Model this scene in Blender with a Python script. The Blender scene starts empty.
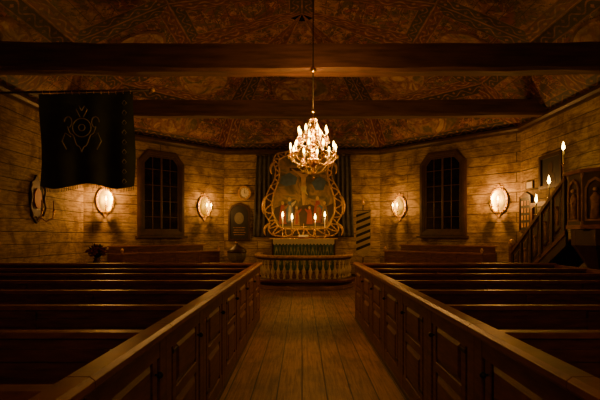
import bpy, bmesh, math, random
from mathutils import Vector, Matrix
random.seed(4)
pi=math.pi
# ------------------------------------------------------------------ materials
def newmat(name):
    m=bpy.data.materials.new(name); m.use_nodes=True
    nt=m.node_tree; b=nt.nodes["Principled BSDF"]
    return m,nt,b
def N(nt,t,**kw):
    n=nt.nodes.new(t)
    for k,v in kw.items(): setattr(n,k,v)
    return n
def ramp(nt,fac,stops,interp='LINEAR'):
    r=N(nt,'ShaderNodeValToRGB'); r.color_ramp.interpolation=interp
    e=r.color_ramp.elements
    while len(e)<len(stops): e.new(0.5)
    for i,(p,c) in enumerate(stops):
        e[i].position=p; e[i].color=(c[0],c[1],c[2],1)
    nt.links.new(fac,r.inputs[0]); return r.outputs[0]
def mix(nt,fac,a,b,mode='MIX'):
    m=N(nt,'ShaderNodeMix',data_type='RGBA',blend_type=mode)
    for s,v in ((m.inputs[0],fac),(m.inputs[6],a),(m.inputs[7],b)):
        if isinstance(v,bpy.types.NodeSocket): nt.links.new(v,s)
        elif isinstance(v,(int,float)): s.default_value=v
        else: s.default_value=(v[0],v[1],v[2],1)
    return m.outputs[2]
def math_(nt,op,a,b=0.0):
    m=N(nt,'ShaderNodeMath',operation=op)
    for s,v in ((m.inputs[0],a),(m.inputs[1],b)):
        if isinstance(v,bpy.types.NodeSocket): nt.links.new(v,s)
        else: s.default_value=v
    return m.outputs[0]
def noise(nt,vec,scale,detail=4,dist=0.0,rough=0.55):
    n=N(nt,'ShaderNodeTexNoise'); n.inputs['Scale'].default_value=scale
    n.inputs['Detail'].default_value=detail; n.inputs['Distortion'].default_value=dist
    n.inputs['Roughness'].default_value=rough
    if vec is not None: nt.links.new(vec,n.inputs['Vector'])
    return n.outputs['Fac']
def mapping(nt,out,scale=(1,1,1),rot=(0,0,0)):
    m=N(nt,'ShaderNodeMapping'); m.inputs['Scale'].default_value=scale; m.inputs['Rotation'].default_value=rot
    nt.links.new(out,m.inputs['Vector']); return m.outputs[0]
def bump(nt,b,h,strength=0.3,dist=0.02):
    n=N(nt,'ShaderNodeBump'); n.inputs['Strength'].default_value=strength; n.inputs['Distance'].default_value=dist
    nt.links.new(h,n.inputs['Height']); nt.links.new(n.outputs[0],b.inputs['Normal'])
def simple(name,c,rough=0.5,metal=0.0,var=0.25,scale=8,bmp=0.1,stretch=(1,1,1)):
    m,nt,b=newmat(name)
    tc=N(nt,'ShaderNodeTexCoord'); v=mapping(nt,tc.outputs['Object'],stretch)
    n=noise(nt,v,scale,5)
    d=tuple(x*(1-var) for x in c); l=tuple(min(1,x*(1+var)) for x in c)
    col=ramp(nt,n,[(0.3,d),(0.7,l)])
    nt.links.new(col,b.inputs['Base Color'])
    b.inputs['Roughness'].default_value=rough; b.inputs['Metallic'].default_value=metal
    if bmp: bump(nt,b,n,bmp,0.01)
    return m
def emit(name,c,s):
    m,nt,b=newmat(name)
    tc=N(nt,'ShaderNodeTexCoord'); n=noise(nt,tc.outputs['Object'],3,1)
    col=ramp(nt,n,[(0,c),(1,tuple(min(1,x*1.1) for x in c))])
    b.inputs['Base Color'].default_value=(*c,1)
    nt.links.new(col,b.inputs['Emission Color']); b.inputs['Emission Strength'].default_value=s
    return m

PEW=simple('pew_wood_aged_brown',(0.14,0.046,0.018),0.46,var=0.45,scale=5,bmp=0.2,stretch=(1,1,6))
PEWCAP=simple('pew_cap_worn',(0.22,0.08,0.03),0.43,var=0.4,scale=6,bmp=0.15,stretch=(1,1,4))
DARKW=simple('dark_wood',(0.048,0.021,0.011),0.45,var=0.4,scale=6)
BEAM=simple('beam_wood',(0.09,0.04,0.019),0.7,var=0.5,scale=3,bmp=0.4,stretch=(0.4,4,4))
BRASS=simple('brass',(0.85,0.56,0.14),0.24,1.0,var=0.1,scale=12,bmp=0.03)
REFL=simple('sconce_reflector_brass',(0.42,0.36,0.06),0.33,1.0,var=0.25,scale=9,bmp=0.3)
GOLD=simple('gilded_carving',(0.62,0.38,0.11),0.42,0.45,var=0.5,scale=14,bmp=0.4)
OCHRE=simple('ochre_paint',(0.30,0.16,0.055),0.7,var=0.5,scale=10)
IRON=simple('iron',(0.03,0.025,0.02),0.5,0.7)
WAX=simple('candle_wax',(0.85,0.72,0.48),0.5,var=0.05)
CRYS=simple('crystal',(0.95,0.75,0.28),0.08,0.75,var=0.08,bmp=0)
FLAME=emit('flame',(1.0,0.60,0.10),50)
BULB=emit('candle_bulb',(1.0,0.64,0.12),45)
WHITE=simple('painted_white',(0.56,0.46,0.28),0.5,var=0.2)
LACE=simple('altar_lace',(0.8,0.76,0.64),0.8,var=0.08,scale=40)
BLACK=simple('black_paint',(0.015,0.013,0.012),0.5)
RED=simple('red_paint',(0.34,0.045,0.02),0.5)
BLUE=simple('blue_paint',(0.09,0.14,0.22),0.6)
SKIN=simple('painted_flesh',(0.56,0.36,0.19),0.6,var=0.25)
STONE=simple('grey_stone',(0.16,0.14,0.11),0.7,scale=20)
DRAPE=simple('charcoal_drapery',(0.065,0.063,0.07),0.85,var=0.3)
LEAF=simple('dark_leaves',(0.02,0.03,0.01),0.7)
PETAL=simple('red_petals',(0.16,0.025,0.02),0.6)
CUSH=simple('kneeler_leather',(0.12,0.035,0.02),0.45)
PAPER=simple('paper_white',(0.7,0.64,0.5),0.7,var=0.05)

def glassmat():
    m,nt,b=newmat('night_window_glass')
    tc=N(nt,'ShaderNodeTexCoord'); n=noise(nt,tc.outputs['Object'],2.5,2)
    nt.links.new(ramp(nt,n,[(0,(0.004,0.003,0.003)),(1,(0.010,0.007,0.006))]),b.inputs['Base Color'])
    b.inputs['Roughness'].default_value=0.05; bump(nt,b,n,0.12,0.02)
    return m
GLASS=glassmat()

def wallmat():
    m,nt,b=newmat('limewashed_log_wall')
    uv=N(nt,'ShaderNodeUVMap').outputs[0]
    br=N(nt,'ShaderNodeTexBrick'); br.offset=0.37; br.squash=1
    wob=noise(nt,mapping(nt,uv,(0.5,3,1)),1.2,2)
    add=N(nt,'ShaderNodeVectorMath',operation='ADD'); cmb=N(nt,'ShaderNodeCombineXYZ')
    nt.links.new(math_(nt,'MULTIPLY',wob,0.10),cmb.inputs[1]); nt.links.new(uv,add.inputs[0]); nt.links.new(cmb.outputs[0],add.inputs[1])
    nt.links.new(add.outputs[0],br.inputs['Vector'])
    br.inputs['Scale'].default_value=1; br.inputs['Brick Width'].default_value=5.3; br.inputs['Row Height'].default_value=0.27
    br.inputs['Mortar Size'].default_value=0.012; br.inputs['Mortar Smooth'].default_value=0.8; br.inputs['Bias'].default_value=0
    br.inputs['Color1'].default_value=(0.55,0.41,0.20,1); br.inputs['Color2'].default_value=(0.39,0.285,0.14,1)
    br.inputs['Mortar'].default_value=(0.07,0.042,0.019,1)
    g=noise(nt,mapping(nt,uv,(1.6,12,1)),2.0,8,0.8,0.7)
    g2=noise(nt,uv,2.0,7,0.8,0.7)
    c=mix(nt,0.85,br.outputs['Color'],ramp(nt,g,[(0.36,(0.34,0.26,0.18)),(0.58,(1,1,1))]),'MULTIPLY')
    c=mix(nt,0.85,c,ramp(nt,g2,[(0.38,(0.36,0.28,0.19)),(0.58,(1,1,1))]),'MULTIPLY')
    nt.links.new(c,b.inputs['Base Color']); b.inputs['Roughness'].default_value=0.75
    h=math_(nt,'SUBTRACT',math_(nt,'MULTIPLY',g,0.6),br.outputs['Fac'])
    bump(nt,b,h,0.7,0.03); return m
WALL=wallmat()

def floormat():
    m,nt,b=newmat('wide_plank_floor')
    uv=N(nt,'ShaderNodeUVMap').outputs[0]
    br=N(nt,'ShaderNodeTexBrick'); br.offset=0.43
    nt.links.new(uv,br.inputs['Vector'])
    br.inputs['Scale'].default_value=1; br.inputs['Brick Width'].default_value=6.7; br.inputs['Row Height'].default_value=0.235
    br.inputs['Mortar Size'].default_value=0.008; br.inputs['Mortar Smooth'].default_value=0.4
    br.inputs['Color1'].default_value=(0.40,0.205,0.082,1); br.inputs['Color2'].default_value=(0.25,0.13,0.053,1)
    br.inputs['Mortar'].default_value=(0.018,0.01,0.005,1)
    g=noise(nt,mapping(nt,uv,(0.9,16,1)),2.2,8,0.6,0.7)
    g2=noise(nt,uv,2.2,6,0.5,0.65)
    c=mix(nt,0.85,br.outputs['Color'],ramp(nt,g,[(0.35,(0.32,0.28,0.24)),(0.6,(1,1,1))]),'MULTIPLY')
    c=mix(nt,0.75,c,ramp(nt,g2,[(0.36,(0.42,0.37,0.32)),(0.6,(1,1,1))]),'MULTIPLY')
    nt.links.new(c,b.inputs['Base Color'])
    nt.links.new(ramp(nt,g,[(0.3,(0.55,0.55,0.55)),(0.7,(0.34,0.34,0.34))]),b.inputs['Roughness'])
    h=math_(nt,'SUBTRACT',math_(nt,'MULTIPLY',g,0.5),br.outputs['Fac'])
    bump(nt,b,h,0.6,0.015); return m
FLOOR=floormat()

def ceilpanel():
    m,nt,b=newmat('painted_ceiling_scenes')
    uv=N(nt,'ShaderNodeUVMap').outputs[0]
    n1=noise(nt,uv,0.8,3,1.4)
    base=ramp(nt,n1,[(0.34,(0.05,0.02,0.010)),(0.43,(0.20,0.036,0.014)),(0.5,(0.08,0.068,0.027)),(0.56,(0.24,0.08,0.026)),(0.66,(0.34,0.19,0.065))])
    n2=noise(nt,uv,1.5,3,2.2)
    line=math_(nt,'LESS_THAN',math_(nt,'ABSOLUTE',math_(nt,'SUBTRACT',n2,0.5)),0.016)
    n3=noise(nt,uv,2.6,3,2.0)
    line2=math_(nt,'LESS_THAN',math_(nt,'ABSOLUTE',math_(nt,'SUBTRACT',n3,0.52)),0.02)
    c=mix(nt,math_(nt,'MULTIPLY',line2,0.8),base,(0.02,0.009,0.006))
    c=mix(nt,math_(nt,'MULTIPLY',line,0.65),c,(0.48,0.28,0.11))
    n4=noise(nt,uv,3.5,6,1.0,0.7)
    c=mix(nt,0.8,c,ramp(nt,n4,[(0.38,(0.3,0.26,0.22)),(0.62,(1.2,1.15,1.1))]),'MULTIPLY')
    br=N(nt,'ShaderNodeTexBrick'); nt.links.new(uv,br.inputs['Vector'])
    br.inputs['Scale'].default_value=1; br.inputs['Brick Width'].default_value=9; br.inputs['Row Height'].default_value=0.28
    br.inputs['Mortar Size'].default_value=0.006
    c=mix(nt,br.outputs['Fac'],c,(0.012,0.006,0.004))
    nt.links.new(c,b.inputs['Base Color']); b.inputs['Roughness'].default_value=0.6
    bump(nt,b,math_(nt,'MULTIPLY',br.outputs['Fac'],-1.0),0.4,0.01); return m
CPANEL=ceilpanel()
def vinemat(name,ground,vine,per=0.5,dirtk=0.75):
    m,nt,b=newmat(name)
    uv=N(nt,'ShaderNodeUVMap').outputs[0]; s=N(nt,'ShaderNodeSeparateXYZ'); nt.links.new(uv,s.inputs[0])
    u,v=s.outputs[0],s.outputs[1]
    sn=math_(nt,'SINE',math_(nt,'MULTIPLY',u,2*pi/per))
    vc=math_(nt,'SUBTRACT',v,0.5)
    d=math_(nt,'ABSOLUTE',math_(nt,'SUBTRACT',vc,math_(nt,'MULTIPLY',sn,0.22)))
    a=math_(nt,'LESS_THAN',d,0.06)
    cs=math_(nt,'ABSOLUTE',math_(nt,'COSINE',math_(nt,'MULTIPLY',u,2*pi/per)))
    d2=math_(nt,'ABSOLUTE',math_(nt,'ADD',vc,math_(nt,'MULTIPLY',sn,0.2)))
    leaf=math_(nt,'LESS_THAN',math_(nt,'ADD',math_(nt,'MULTIPLY',cs,0.28),d2),0.16)
    e=math_(nt,'GREATER_THAN',math_(nt,'ABSOLUTE',vc),0.43)
    k=math_(nt,'MAXIMUM',math_(nt,'MAXIMUM',a,leaf),e)
    dirt=noise(nt,uv,5,5,0.6)
    c=mix(nt,k,ground,vine)
    c=mix(nt,dirtk,c,ramp(nt,dirt,[(0.38,(0.25,0.22,0.2)),(0.62,(1,1,1))]),'MULTIPLY')
    nt.links.new(c,b.inputs['Base Color']); b.inputs['Roughness'].default_value=0.6
    return m
CBAND=vinemat('painted_ceiling_border',(0.15,0.028,0.011),(0.32,0.155,0.05),0.55,0.92)
CBAND2=vinemat('painted_ceiling_border_dark',(0.035,0.023,0.012),(0.25,0.11,0.04),0.45,0.92)
ANTE=vinemat('green_brocade',(0.09,0.20,0.13),(0.44,0.48,0.27),0.22)
def medal():
    m,nt,b=newmat('painted_medallion')
    tc=N(nt,'ShaderNodeTexCoord'); v=tc.outputs['Object']
    n=noise(nt,v,1.7,4,1.2); n2=noise(nt,v,5,4,0.8)
    c=ramp(nt,n,[(0.38,(0.12,0.09,0.04)),(0.47,(0.38,0.22,0.075)),(0.54,(0.20,0.06,0.025)),(0.62,(0.46,0.31,0.13))])
    c=mix(nt,0.7,c,ramp(nt,n2,[(0.35,(0.35,0.3,0.25)),(0.6,(1,1,1))]),'MULTIPLY')
    nt.links.new(c,b.inputs['Base Color']); b.inputs['Roughness'].default_value=0.6; return m
MEDAL=medal()
MRIM=simple('medallion_rim_paint',(0.16,0.07,0.025),0.7,var=0.6,scale=6)
def canvasmat():
    m,nt,b=newmat('old_oil_painting')
    tc=N(nt,'ShaderNodeTexCoord'); v=tc.outputs['Object']
    n=noise(nt,v,1.6,6,1.5)
    c=ramp(nt,n,[(0.35,(0.07,0.05,0.03)),(0.46,(0.16,0.12,0.065)),(0.56,(0.40,0.24,0.09)),(0.66,(0.17,0.15,0.11))])
    nt.links.new(c,b.inputs['Base Color']); b.inputs['Roughness'].default_value=0.35; return m
CANVAS=canvasmat()
BANNER=simple('dark_green_silk',(0.034,0.046,0.03),0.8,var=0.35,scale=3)
THREAD=simple('embroidery_thread',(0.30,0.27,0.17),0.6)

# ------------------------------------------------------------------ builder
class B:
    def __init__(s): s.v=[];s.f=[];s.fm=[];s.fs=[];s.mats=[];s.M=Matrix.Identity(4)
    def mi(s,m):
        if m not in s.mats: s.mats.append(m)
        return s.mats.index(m)
    def add(s,vs,fs,m,smooth=False):
        o=len(s.v); s.v+=[tuple(s.M@Vector(p)) for p in vs]
        k=s.mi(m)
        for f in fs: s.f.append(tuple(i+o for i in f)); s.fm.append(k); s.fs.append(smooth)
    def box(s,c,d,m,rx=0,ry=0,rz=0,bev=0.0):
        R=Matrix.Rotation(rz,3,'Z')@Matrix.Rotation(ry,3,'Y')@Matrix.Rotation(rx,3,'X')
        x,y,z=d[0]/2,d[1]/2,d[2]/2; c=Vector(c)
        vs=[c+R@Vector(p) for p in [(-x,-y,-z),(x,-y,-z),(x,y,-z),(-x,y,-z),(-x,-y,z),(x,-y,z),(x,y,z),(-x,y,z)]]
        s.add(vs,[(3,2,1,0),(4,5,6,7),(0,1,5,4),(1,2,6,5),(2,3,7,6),(3,0,4,7)],m)
    def panel(s,c,w,h,t,m,ax='x',inset=0.04,sgn=-1):
        o=[(-w/2,-h/2),(w/2,-h/2),(w/2,h/2),(-w/2,h/2)]; i=[(a-math.copysign(inset,a),b-math.copysign(inset,b)) for a,b in o]
        vs=[]
        for (a,b) in o: vs.append((0,a,b) if ax=='x' else (a,0,b))
        for (a,b) in i: vs.append((sgn*t,a,b) if ax=='x' else (a,sgn*t,b))
        vs=[(p[0]+c[0],p[1]+c[1],p[2]+c[2]) for p in vs]
        s.add(vs,[(0,1,5,4),(1,2,6,5),(2,3,7,6),(3,0,4,7),(4,5,6,7)],m)
    def lathe(s,c,prof,m,n=14,sx=1,sy=1,smooth=True):
        vs=[];fs=[]
        for r,z in prof:
            for i in range(n):
                a=2*pi*i/n; vs.append((c[0]+r*sx*math.cos(a),c[1]+r*sy*math.sin(a),c[2]+z))
        for j in range(len(prof)-1):
            for i in range(n):
                k=(i+1)%n; fs.append((j*n+i,j*n+k,(j+1)*n+k,(j+1)*n+i))
        fs.append(tuple(reversed(range(n)))); L=(len(prof)-1)*n; fs.append(tuple(range(L,L+n)))
        s.add(vs,fs,m,smooth)
    def ball(s,c,r,m,n=12,sz=1):
        s.lathe(c,[(max(r*math.sin(pi*i/8),0.0005),-r*sz*math.cos(pi*i/8)) for i in range(9)],m,n)
    def tube(s,pts,r,m,n=8,closed=False):
        P=[Vector(p) for p in pts]; L=len(P); vs=[];fs=[]
        R=r if isinstance(r,(list,tuple)) else [r]*L
        up=None
        for i in range(L):
            a=P[(i-1)%L] if (closed or i>0) else P[i]; b=P[(i+1)%L] if (closed or i<L-1) else P[i]
            t=(b-a).normalized()
            if up is None:
                up=Vector((0,0,1)) if abs(t.z)<0.9 else Vector((0,1,0))
            e=(up-t*up.dot(t))
            if e.length<1e-4: e=Vector((1,0,0))-t*t.x
            e.normalize(); up=e; g=t.cross(e)
            for k in range(n):
                q=2*pi*k/n; vs.append(P[i]+R[i]*(math.cos(q)*e+math.sin(q)*g))
        for i in range(L if closed else L-1):
            j=(i+1)%L
            for k in range(n):
                l=(k+1)%n; fs.append((i*n+k,i*n+l,j*n+l,j*n+k))
        if not closed: fs.append(tuple(reversed(range(n)))); fs.append(tuple(range((L-1)*n,L*n)))
        s.add(vs,fs,m,True)
    def prism(s,poly,y0,y1,m):
        n=len(poly); vs=[(x,y0,z) for x,z in poly]+[(x,y1,z) for x,z in poly]
        fs=[tuple(range(n)),tuple(reversed(range(n,2*n)))]+[(i,(i+1)%n,(i+1)%n+n,i+n) for i in range(n)]
        s.add(vs,fs,m)
    def prismz(s,poly,z0,z1,m):
        n=len(poly); vs=[(x,y,z0) for x,y in poly]+[(x,y,z1) for x,y in poly]
        fs=[tuple(reversed(range(n))),tuple(range(n,2*n))]+[(i,(i+1)%n,(i+1)%n+n,i+n) for i in range(n)]
        s.add(vs,fs,m)
    def ring(s,out,inn,y0,y1,m,mid=None):
        n=len(out)
        vs=[(x,y0,z) for x,z in out]+[(x,y1,z) for x,z in out]+[(x,y0,z) for x,z in inn]+[(x,y1,z) for x,z in inn]
        fs=[]
        for i in range(n):
            j=(i+1)%n
            fs+=[(i,j,j+n,i+n),(i,i+2*n,j+2*n,j),(i+n,j+n,j+3*n,i+3*n),(i+2*n,i+3*n,j+3*n,j+2*n)]
        s.add(vs,fs,m)
    def sheet(s,fn,nu,nv,m,smooth=True):
        vs=[fn(i/nu,j/nv) for j in range(nv+1) for i in range(nu+1)]
        fs=[(j*(nu+1)+i,j*(nu+1)+i+1,(j+1)*(nu+1)+i+1,(j+1)*(nu+1)+i) for j in range(nv) for i in range(nu)]
        s.add(vs,fs,m,smooth)
    def candle(s,c,h=0.25,r=0.014,flame=FLAME,fs=1.0):
        s.lathe(c,[(r,0),(r,h),(r*0.7,h+0.004)],WAX,10)
        z=c[2]+h+0.012*fs
        s.tube([(c[0],c[1],c[2]+h),(c[0],c[1],z+0.004)],0.002,BLACK,5)
        s.lathe((c[0],c[1],z),[(0.0015,0),(0.010*fs,0.014*fs),(0.012*fs,0.026*fs),(0.007*fs,0.05*fs),(0.001,0.075*fs)],flame,10)
    def make(s,name,loc=(0,0,0),rz=0,bev=0,solid=0):
        me=bpy.data.meshes.new(name); me.from_pydata(s.v,[],s.f)
        for m in s.mats: me.materials.append(m)
        me.polygons.foreach_set('material_index',s.fm); me.polygons.foreach_set('use_smooth',s.fs)
        bm=bmesh.new(); bm.from_mesh(me); bmesh.ops.recalc_face_normals(bm,faces=bm.faces)
        uvl=bm.loops.layers.uv.new('UVMap')
        for f in bm.faces:
            n=f.normal
            for l in f.loops:
                p=l.vert.co
                if abs(n.z)>0.7: l[uvl].uv=(p.x,p.y)
                elif abs(n.x)>abs(n.y): l[uvl].uv=(p.y,p.z)
                else: l[uvl].uv=(p.x,p.z)
        bm.to_mesh(me); bm.free()
        o=bpy.data.objects.new(name,me); bpy.context.collection.objects.link(o)
        o.location=loc; o.rotation_euler=(0,0,rz)
        if bev:
            md=o.modifiers.new('bevel','BEVEL'); md.width=bev; md.segments=2; md.limit_method='ANGLE'
        if solid:
            md=o.modifiers.new('solid','SOLIDIFY'); md.thickness=solid
        return o
WARM=(1.0,0.43,0.10)
def light(name,loc,e,parent=None,r=0.03,col=WARM):
    l=bpy.data.lights.new(name,'POINT'); l.energy=e; l.color=col; l.shadow_soft_size=r
    o=bpy.data.objects.new(name,l); bpy.context.collection.objects.link(o); o.location=loc
    if parent: o.parent=parent
    return o
def oval(rx,rz,n=28,cx=0,cz=0): return [(cx+rx*math.cos(2*pi*i/n),cz+rz*math.sin(2*pi*i/n)) for i in range(n)]

# ------------------------------------------------------------------ room shell
HW=5.85; YC=11.6; IW=2.66; YB=14.8; WT=4.4; YR=-4.0
def uvmesh(name,faces,mats):
    v=[];f=[];u=[];mi=[]
    for vs,us,k in faces:
        o=len(v); v+=[tuple(p) for p in vs]; f.append(tuple(range(o,o+len(vs)))); u+=list(us); mi.append(k)
    me=bpy.data.meshes.new(name); me.from_pydata(v,[],f)
    for m in mats: me.materials.append(m)
    me.polygons.foreach_set('material_index',mi)
    l=me.uv_layers.new(name='UVMap')
    for i,q in enumerate(u): l.data[i].uv=q
    o=bpy.data.objects.new(name,me); bpy.context.collection.objects.link(o); return o
def wall(name,a,b,off,top=WT):
    a=Vector((a[0],a[1],0)); b=Vector((b[0],b[1],0)); L=(b-a).length; d=(b-a).normalized()
    n=Vector((d.y,-d.x,0))*0.3
    c=Vector((0,6,0)); 
    if ((a+b)/2+n-c).length<((a+b)/2-c).length: n=-n
    def q(p0,p1,z0,z1,uo):
        return ([(p0.x,p0.y,z0),(p1.x,p1.y,z0),(p1.x,p1.y,z1),(p0.x,p0.y,z1)],[(uo,z0),(uo+L,z0),(uo+L,z1),(uo,z1)],0)
    ao,bo=a+n,b+n
    fs=[q(a,b,0,top,off),q(ao,bo,0,top,off),
        ([tuple(a)[:2]+(top,),tuple(b)[:2]+(top,),tuple(bo)[:2]+(top,),tuple(ao)[:2]+(top,)],[(0,0)]*4,0),
        ([tuple(a)[:2]+(0,),tuple(ao)[:2]+(0,),tuple(ao)[:2]+(top,),tuple(a)[:2]+(top,)],[(0,0)]*4,0),
        ([tuple(b)[:2]+(0,),tuple(bo)[:2]+(0,),tuple(bo)[:2]+(top,),tuple(b)[:2]+(top,)],[(0,0)]*4,0)]
    return uvmesh(name,fs,[WALL])
wall('wall_left',(-HW,YR),(-HW,YC),0.3)
wall('wall_right',(HW,YR),(HW,YC),7.3)
wall('wall_left_angled',(-HW,YC),(-IW,YB),3.1)
wall('wall_right_angled',(HW,YC),(IW,YB),5.2)
wall('wall_back',(-IW,YB),(IW,YB),2.2)
wall('wall_rear',(-HW,YR),(HW,YR),1.0,7.0)
uvmesh('floor',[([(-6.2,-4.3,0),(6.2,-4.3,0),(6.2,15.2,0),(-6.2,15.2,0)],[(-4.3,-6.2),(-4.3,6.2),(15.2,6.2),(15.2,-6.2)],0)],[FLOOR])

PR=[(1.0,4.4),(0.80,5.45),(0.47,6.25),(0.0,6.6)]
CC=Vector((0,10.0,0))
cf=[]
def lerp(a,b,t): return a+(b-a)*t
def panelq(P,bw=0.30,alt=0,med=True):
    P=[Vector(p) for p in P]
    e1=(P[1]-P[0]).length; e2=max((P[3]-P[0]).length,(P[2]-P[1]).length)
    e3=(P[2]-P[3]).length; em=(e1+e3)/2
    fu=min(bw/max(em,0.01),0.22); fv=min(bw/e2,0.3)
    def bl(u,v): return lerp(lerp(P[0],P[1],u),lerp(P[3],P[2],u),v)
    I=[bl(fu,fv),bl(1-fu,fv),bl(1-fu,1-fv),bl(fu,1-fv)]
    for i in range(4):
        j=(i+1)%4; L=(P[j]-P[i]).length
        if L<0.02: continue
        l2=(I[j]-I[i]).length; o=(L-l2)/2
        cf.append(([P[i],P[j],I[j],I[i]],[(0,0),(L,0),(L-o,1),(o,1)],1 if (i+alt)%2 else 2))
    ux=(P[1]-P[0]).normalized(); nn=(P[1]-P[0]).cross(P[3]-P[0]).normalized(); uy=nn.cross(ux)
    ro=(random.random()*20,random.random()*20)
    cf.append((I,[((p-P[0]).dot(ux)+ro[0],(p-P[0]).dot(uy)) for p in I],0))
    if med:
        c=bl(0.5,0.48); dn=nn if (Vector((0,8,2))-c).dot(nn)>0 else -nn
        rx=min(em*0.24,0.8); ry=min(e2*0.27,0.6); K=24
        for rr,off,k in ((1.12,0.012,4),(1.0,0.024,3)):
            cf.append(([c+dn*off+ux*rx*rr*math.cos(2*pi*q/K)+uy*ry*rr*math.sin(2*pi*q/K) for q in range(K)],[(0,0)]*K,k))
for s in (1,-1):
    for k in range(3):
        (r0,z0),(r1,z1)=PR[k],PR[k+1]
        ys=[YR-0.2,-1.4,1.2,3.8,6.4,8.9]
        for i in range(len(ys)):
            ya=ys[i]
            if i<len(ys)-1: y0=y1=ys[i+1]
            else: y0=10+1.6*r0; y1=10+1.6*r1
            panelq([(s*HW*r0,ya,z0),(s*HW*r0,y0,z0),(s*HW*r1,y1,z1),(s*HW*r1,ya,z1)],alt=k,med=(k+i)%2==0)
        A=Vector((s*HW,YC,0)); Bq=Vector((s*IW,YB,0))
        def ap(Pt,r,z): q=CC+(Pt-CC)*r; return Vector((q.x,q.y,z))
        panelq([ap(A,r0,z0),ap(Bq,r0,z0),ap(Bq,r1,z1),ap(A,r1,z1)],alt=k,med=k<=1)
for k in range(3):
    (r0,z0),(r1,z1)=PR[k],PR[k+1]
    A=Vector((-IW,YB,0)); Bq=Vector((IW,YB,0))
    panelq([ap(A,r0,z0),ap(Bq,r0,z0),ap(Bq,r1,z1),ap(A,r1,z1)],alt=k,med=k==1)
uvmesh('ceiling',cf,[CPANEL,CBAND,CBAND2,MEDAL,MRIM])

def strip(name,a,b,z0,z1,dep,mat):
    a=Vector((*a,0)); b=Vector((*b,0)); d=(b-a); L=d.length; ang=math.atan2(d.y,d.x)
    c=(a+b)/2; bb=B(); n=Vector((-d.y,d.x,0)).normalized()
    if (c+n-Vector((0,6,0))).length>(c-Vector((0,6,0))).length: n=-n
    h=z1-z0
    bb.M=Matrix.Translation(c)@Matrix.Rotation(ang,4,'Z')
    sy=1 if (Matrix.Rotation(ang,3,'Z')@Vector((0,1,0))).dot(n)>0 else -1
    prof=[(0,0),(dep*0.4,0),(dep*0.5,h*0.35),(dep,h*0.6),(dep,h),(0,h)]
    vs=[(x,sy*(p[0]),z0+p[1]) for x in (-L/2,L/2) for p in prof]; k=len(prof)
    bb.add(vs,[tuple(range(k)),tuple(range(k,2*k))]+[(i,(i+1)%k,(i+1)%k+k,i+k) for i in range(k)],mat)
    return bb.make(name)
segs=[((-HW,YR),(-HW,YC)),((-HW,YC),(-IW,YB)),((-IW,YB),(IW,YB)),((IW,YB),(HW,YC)),((HW,YC),(HW,YR))]
for i,(a,b) in enumerate(segs):
    strip('trim_%d'%(i+1),a,b,WT-0.16,WT,0.12,DARKW)
    strip('baseboard_%s'%['left','left_angled','back','right_angled','right'][i],a,b,0,0.18,0.04,DARKW)

for i,(y,z,h) in enumerate(((7.6,4.36,0.46),(10.4,4.36,0.36),(3.2,4.42,0.44),(-0.9,4.42,0.44))):
    b=B(); w=0.34; prof=[(-w/2,0.05),(-w/2+0.05,0),(w/2-0.05,0),(w/2,0.05),(w/2,h),(-w/2,h)]
    xs=[-HW-0.1+(2*HW+0.2)*k/24 for k in range(25)]
    vs=[(x,p[0]+random.uniform(-.006,.006),p[1]-0.04*(1-(x/HW)**2)+random.uniform(-.012,.012)) for x in xs for p in prof]
    fs=[(a*6+q,a*6+(q+1)%6,(a+1)*6+(q+1)%6,(a+1)*6+q) for a in range(24) for q in range(6)]
    fs+=[tuple(range(6)),tuple(range(144,150))]
    b.add(vs,fs,BEAM)
    b.make('ceiling_tie_beam' if i==0 else 'ceiling_tie_beam.%03d'%i,(0,y,z))

# ------------------------------------------------------------------ windows
def window(name,loc,rz):
    b=B(); w=0.745; H=2.57; ch=0.34
    def oc(k):
        return [(-w+k,k),(w-k,k),(w-k,H-ch-k*0.3),(w-ch*0.85-k*0.4,H-k),(-w+ch*0.85+k*0.4,H-k),(-w+k,H-ch-k*0.3)]
    b.ring(oc(0),oc(0.15),-0.10,-0.003,DARKW)
    b.ring(oc(0.03),oc(0.10),-0.125,-0.10,DARKW)
    b.ring(oc(0.15),oc(0.21),-0.07,-0.003,DARKW)
    b.prism(oc(0.18),-0.035,-0.02,GLASS)
    b.box((0,-0.05,H/2),(0.05,0.04,H-0.36),DARKW)
    for k in range(1,5): b.box((0,-0.048,0.1+k*(H-0.2)/5),(2*w-0.40,0.03,0.018),DARKW)
    for sx in (-1,1): b.box((sx*0.28,-0.048,H/2),(0.014,0.026,H-0.42),DARKW)
    b.box((0,-0.10,-0.03),(2*w+0.12,0.19,0.06),DARKW)
    return b.make(name,loc,rz,bev=0.005)
def wp(s,t,off=0.0):
    return Vector((s*(HW-3.19*t-off*0.707),YC+3.2*t-off*0.707,0))
for i,s in enumerate((-1,1)):
    p=wp(s,0.489); window('window_%d'%(i+1),(p.x,p.y,1.47),-s*pi/4)

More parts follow.
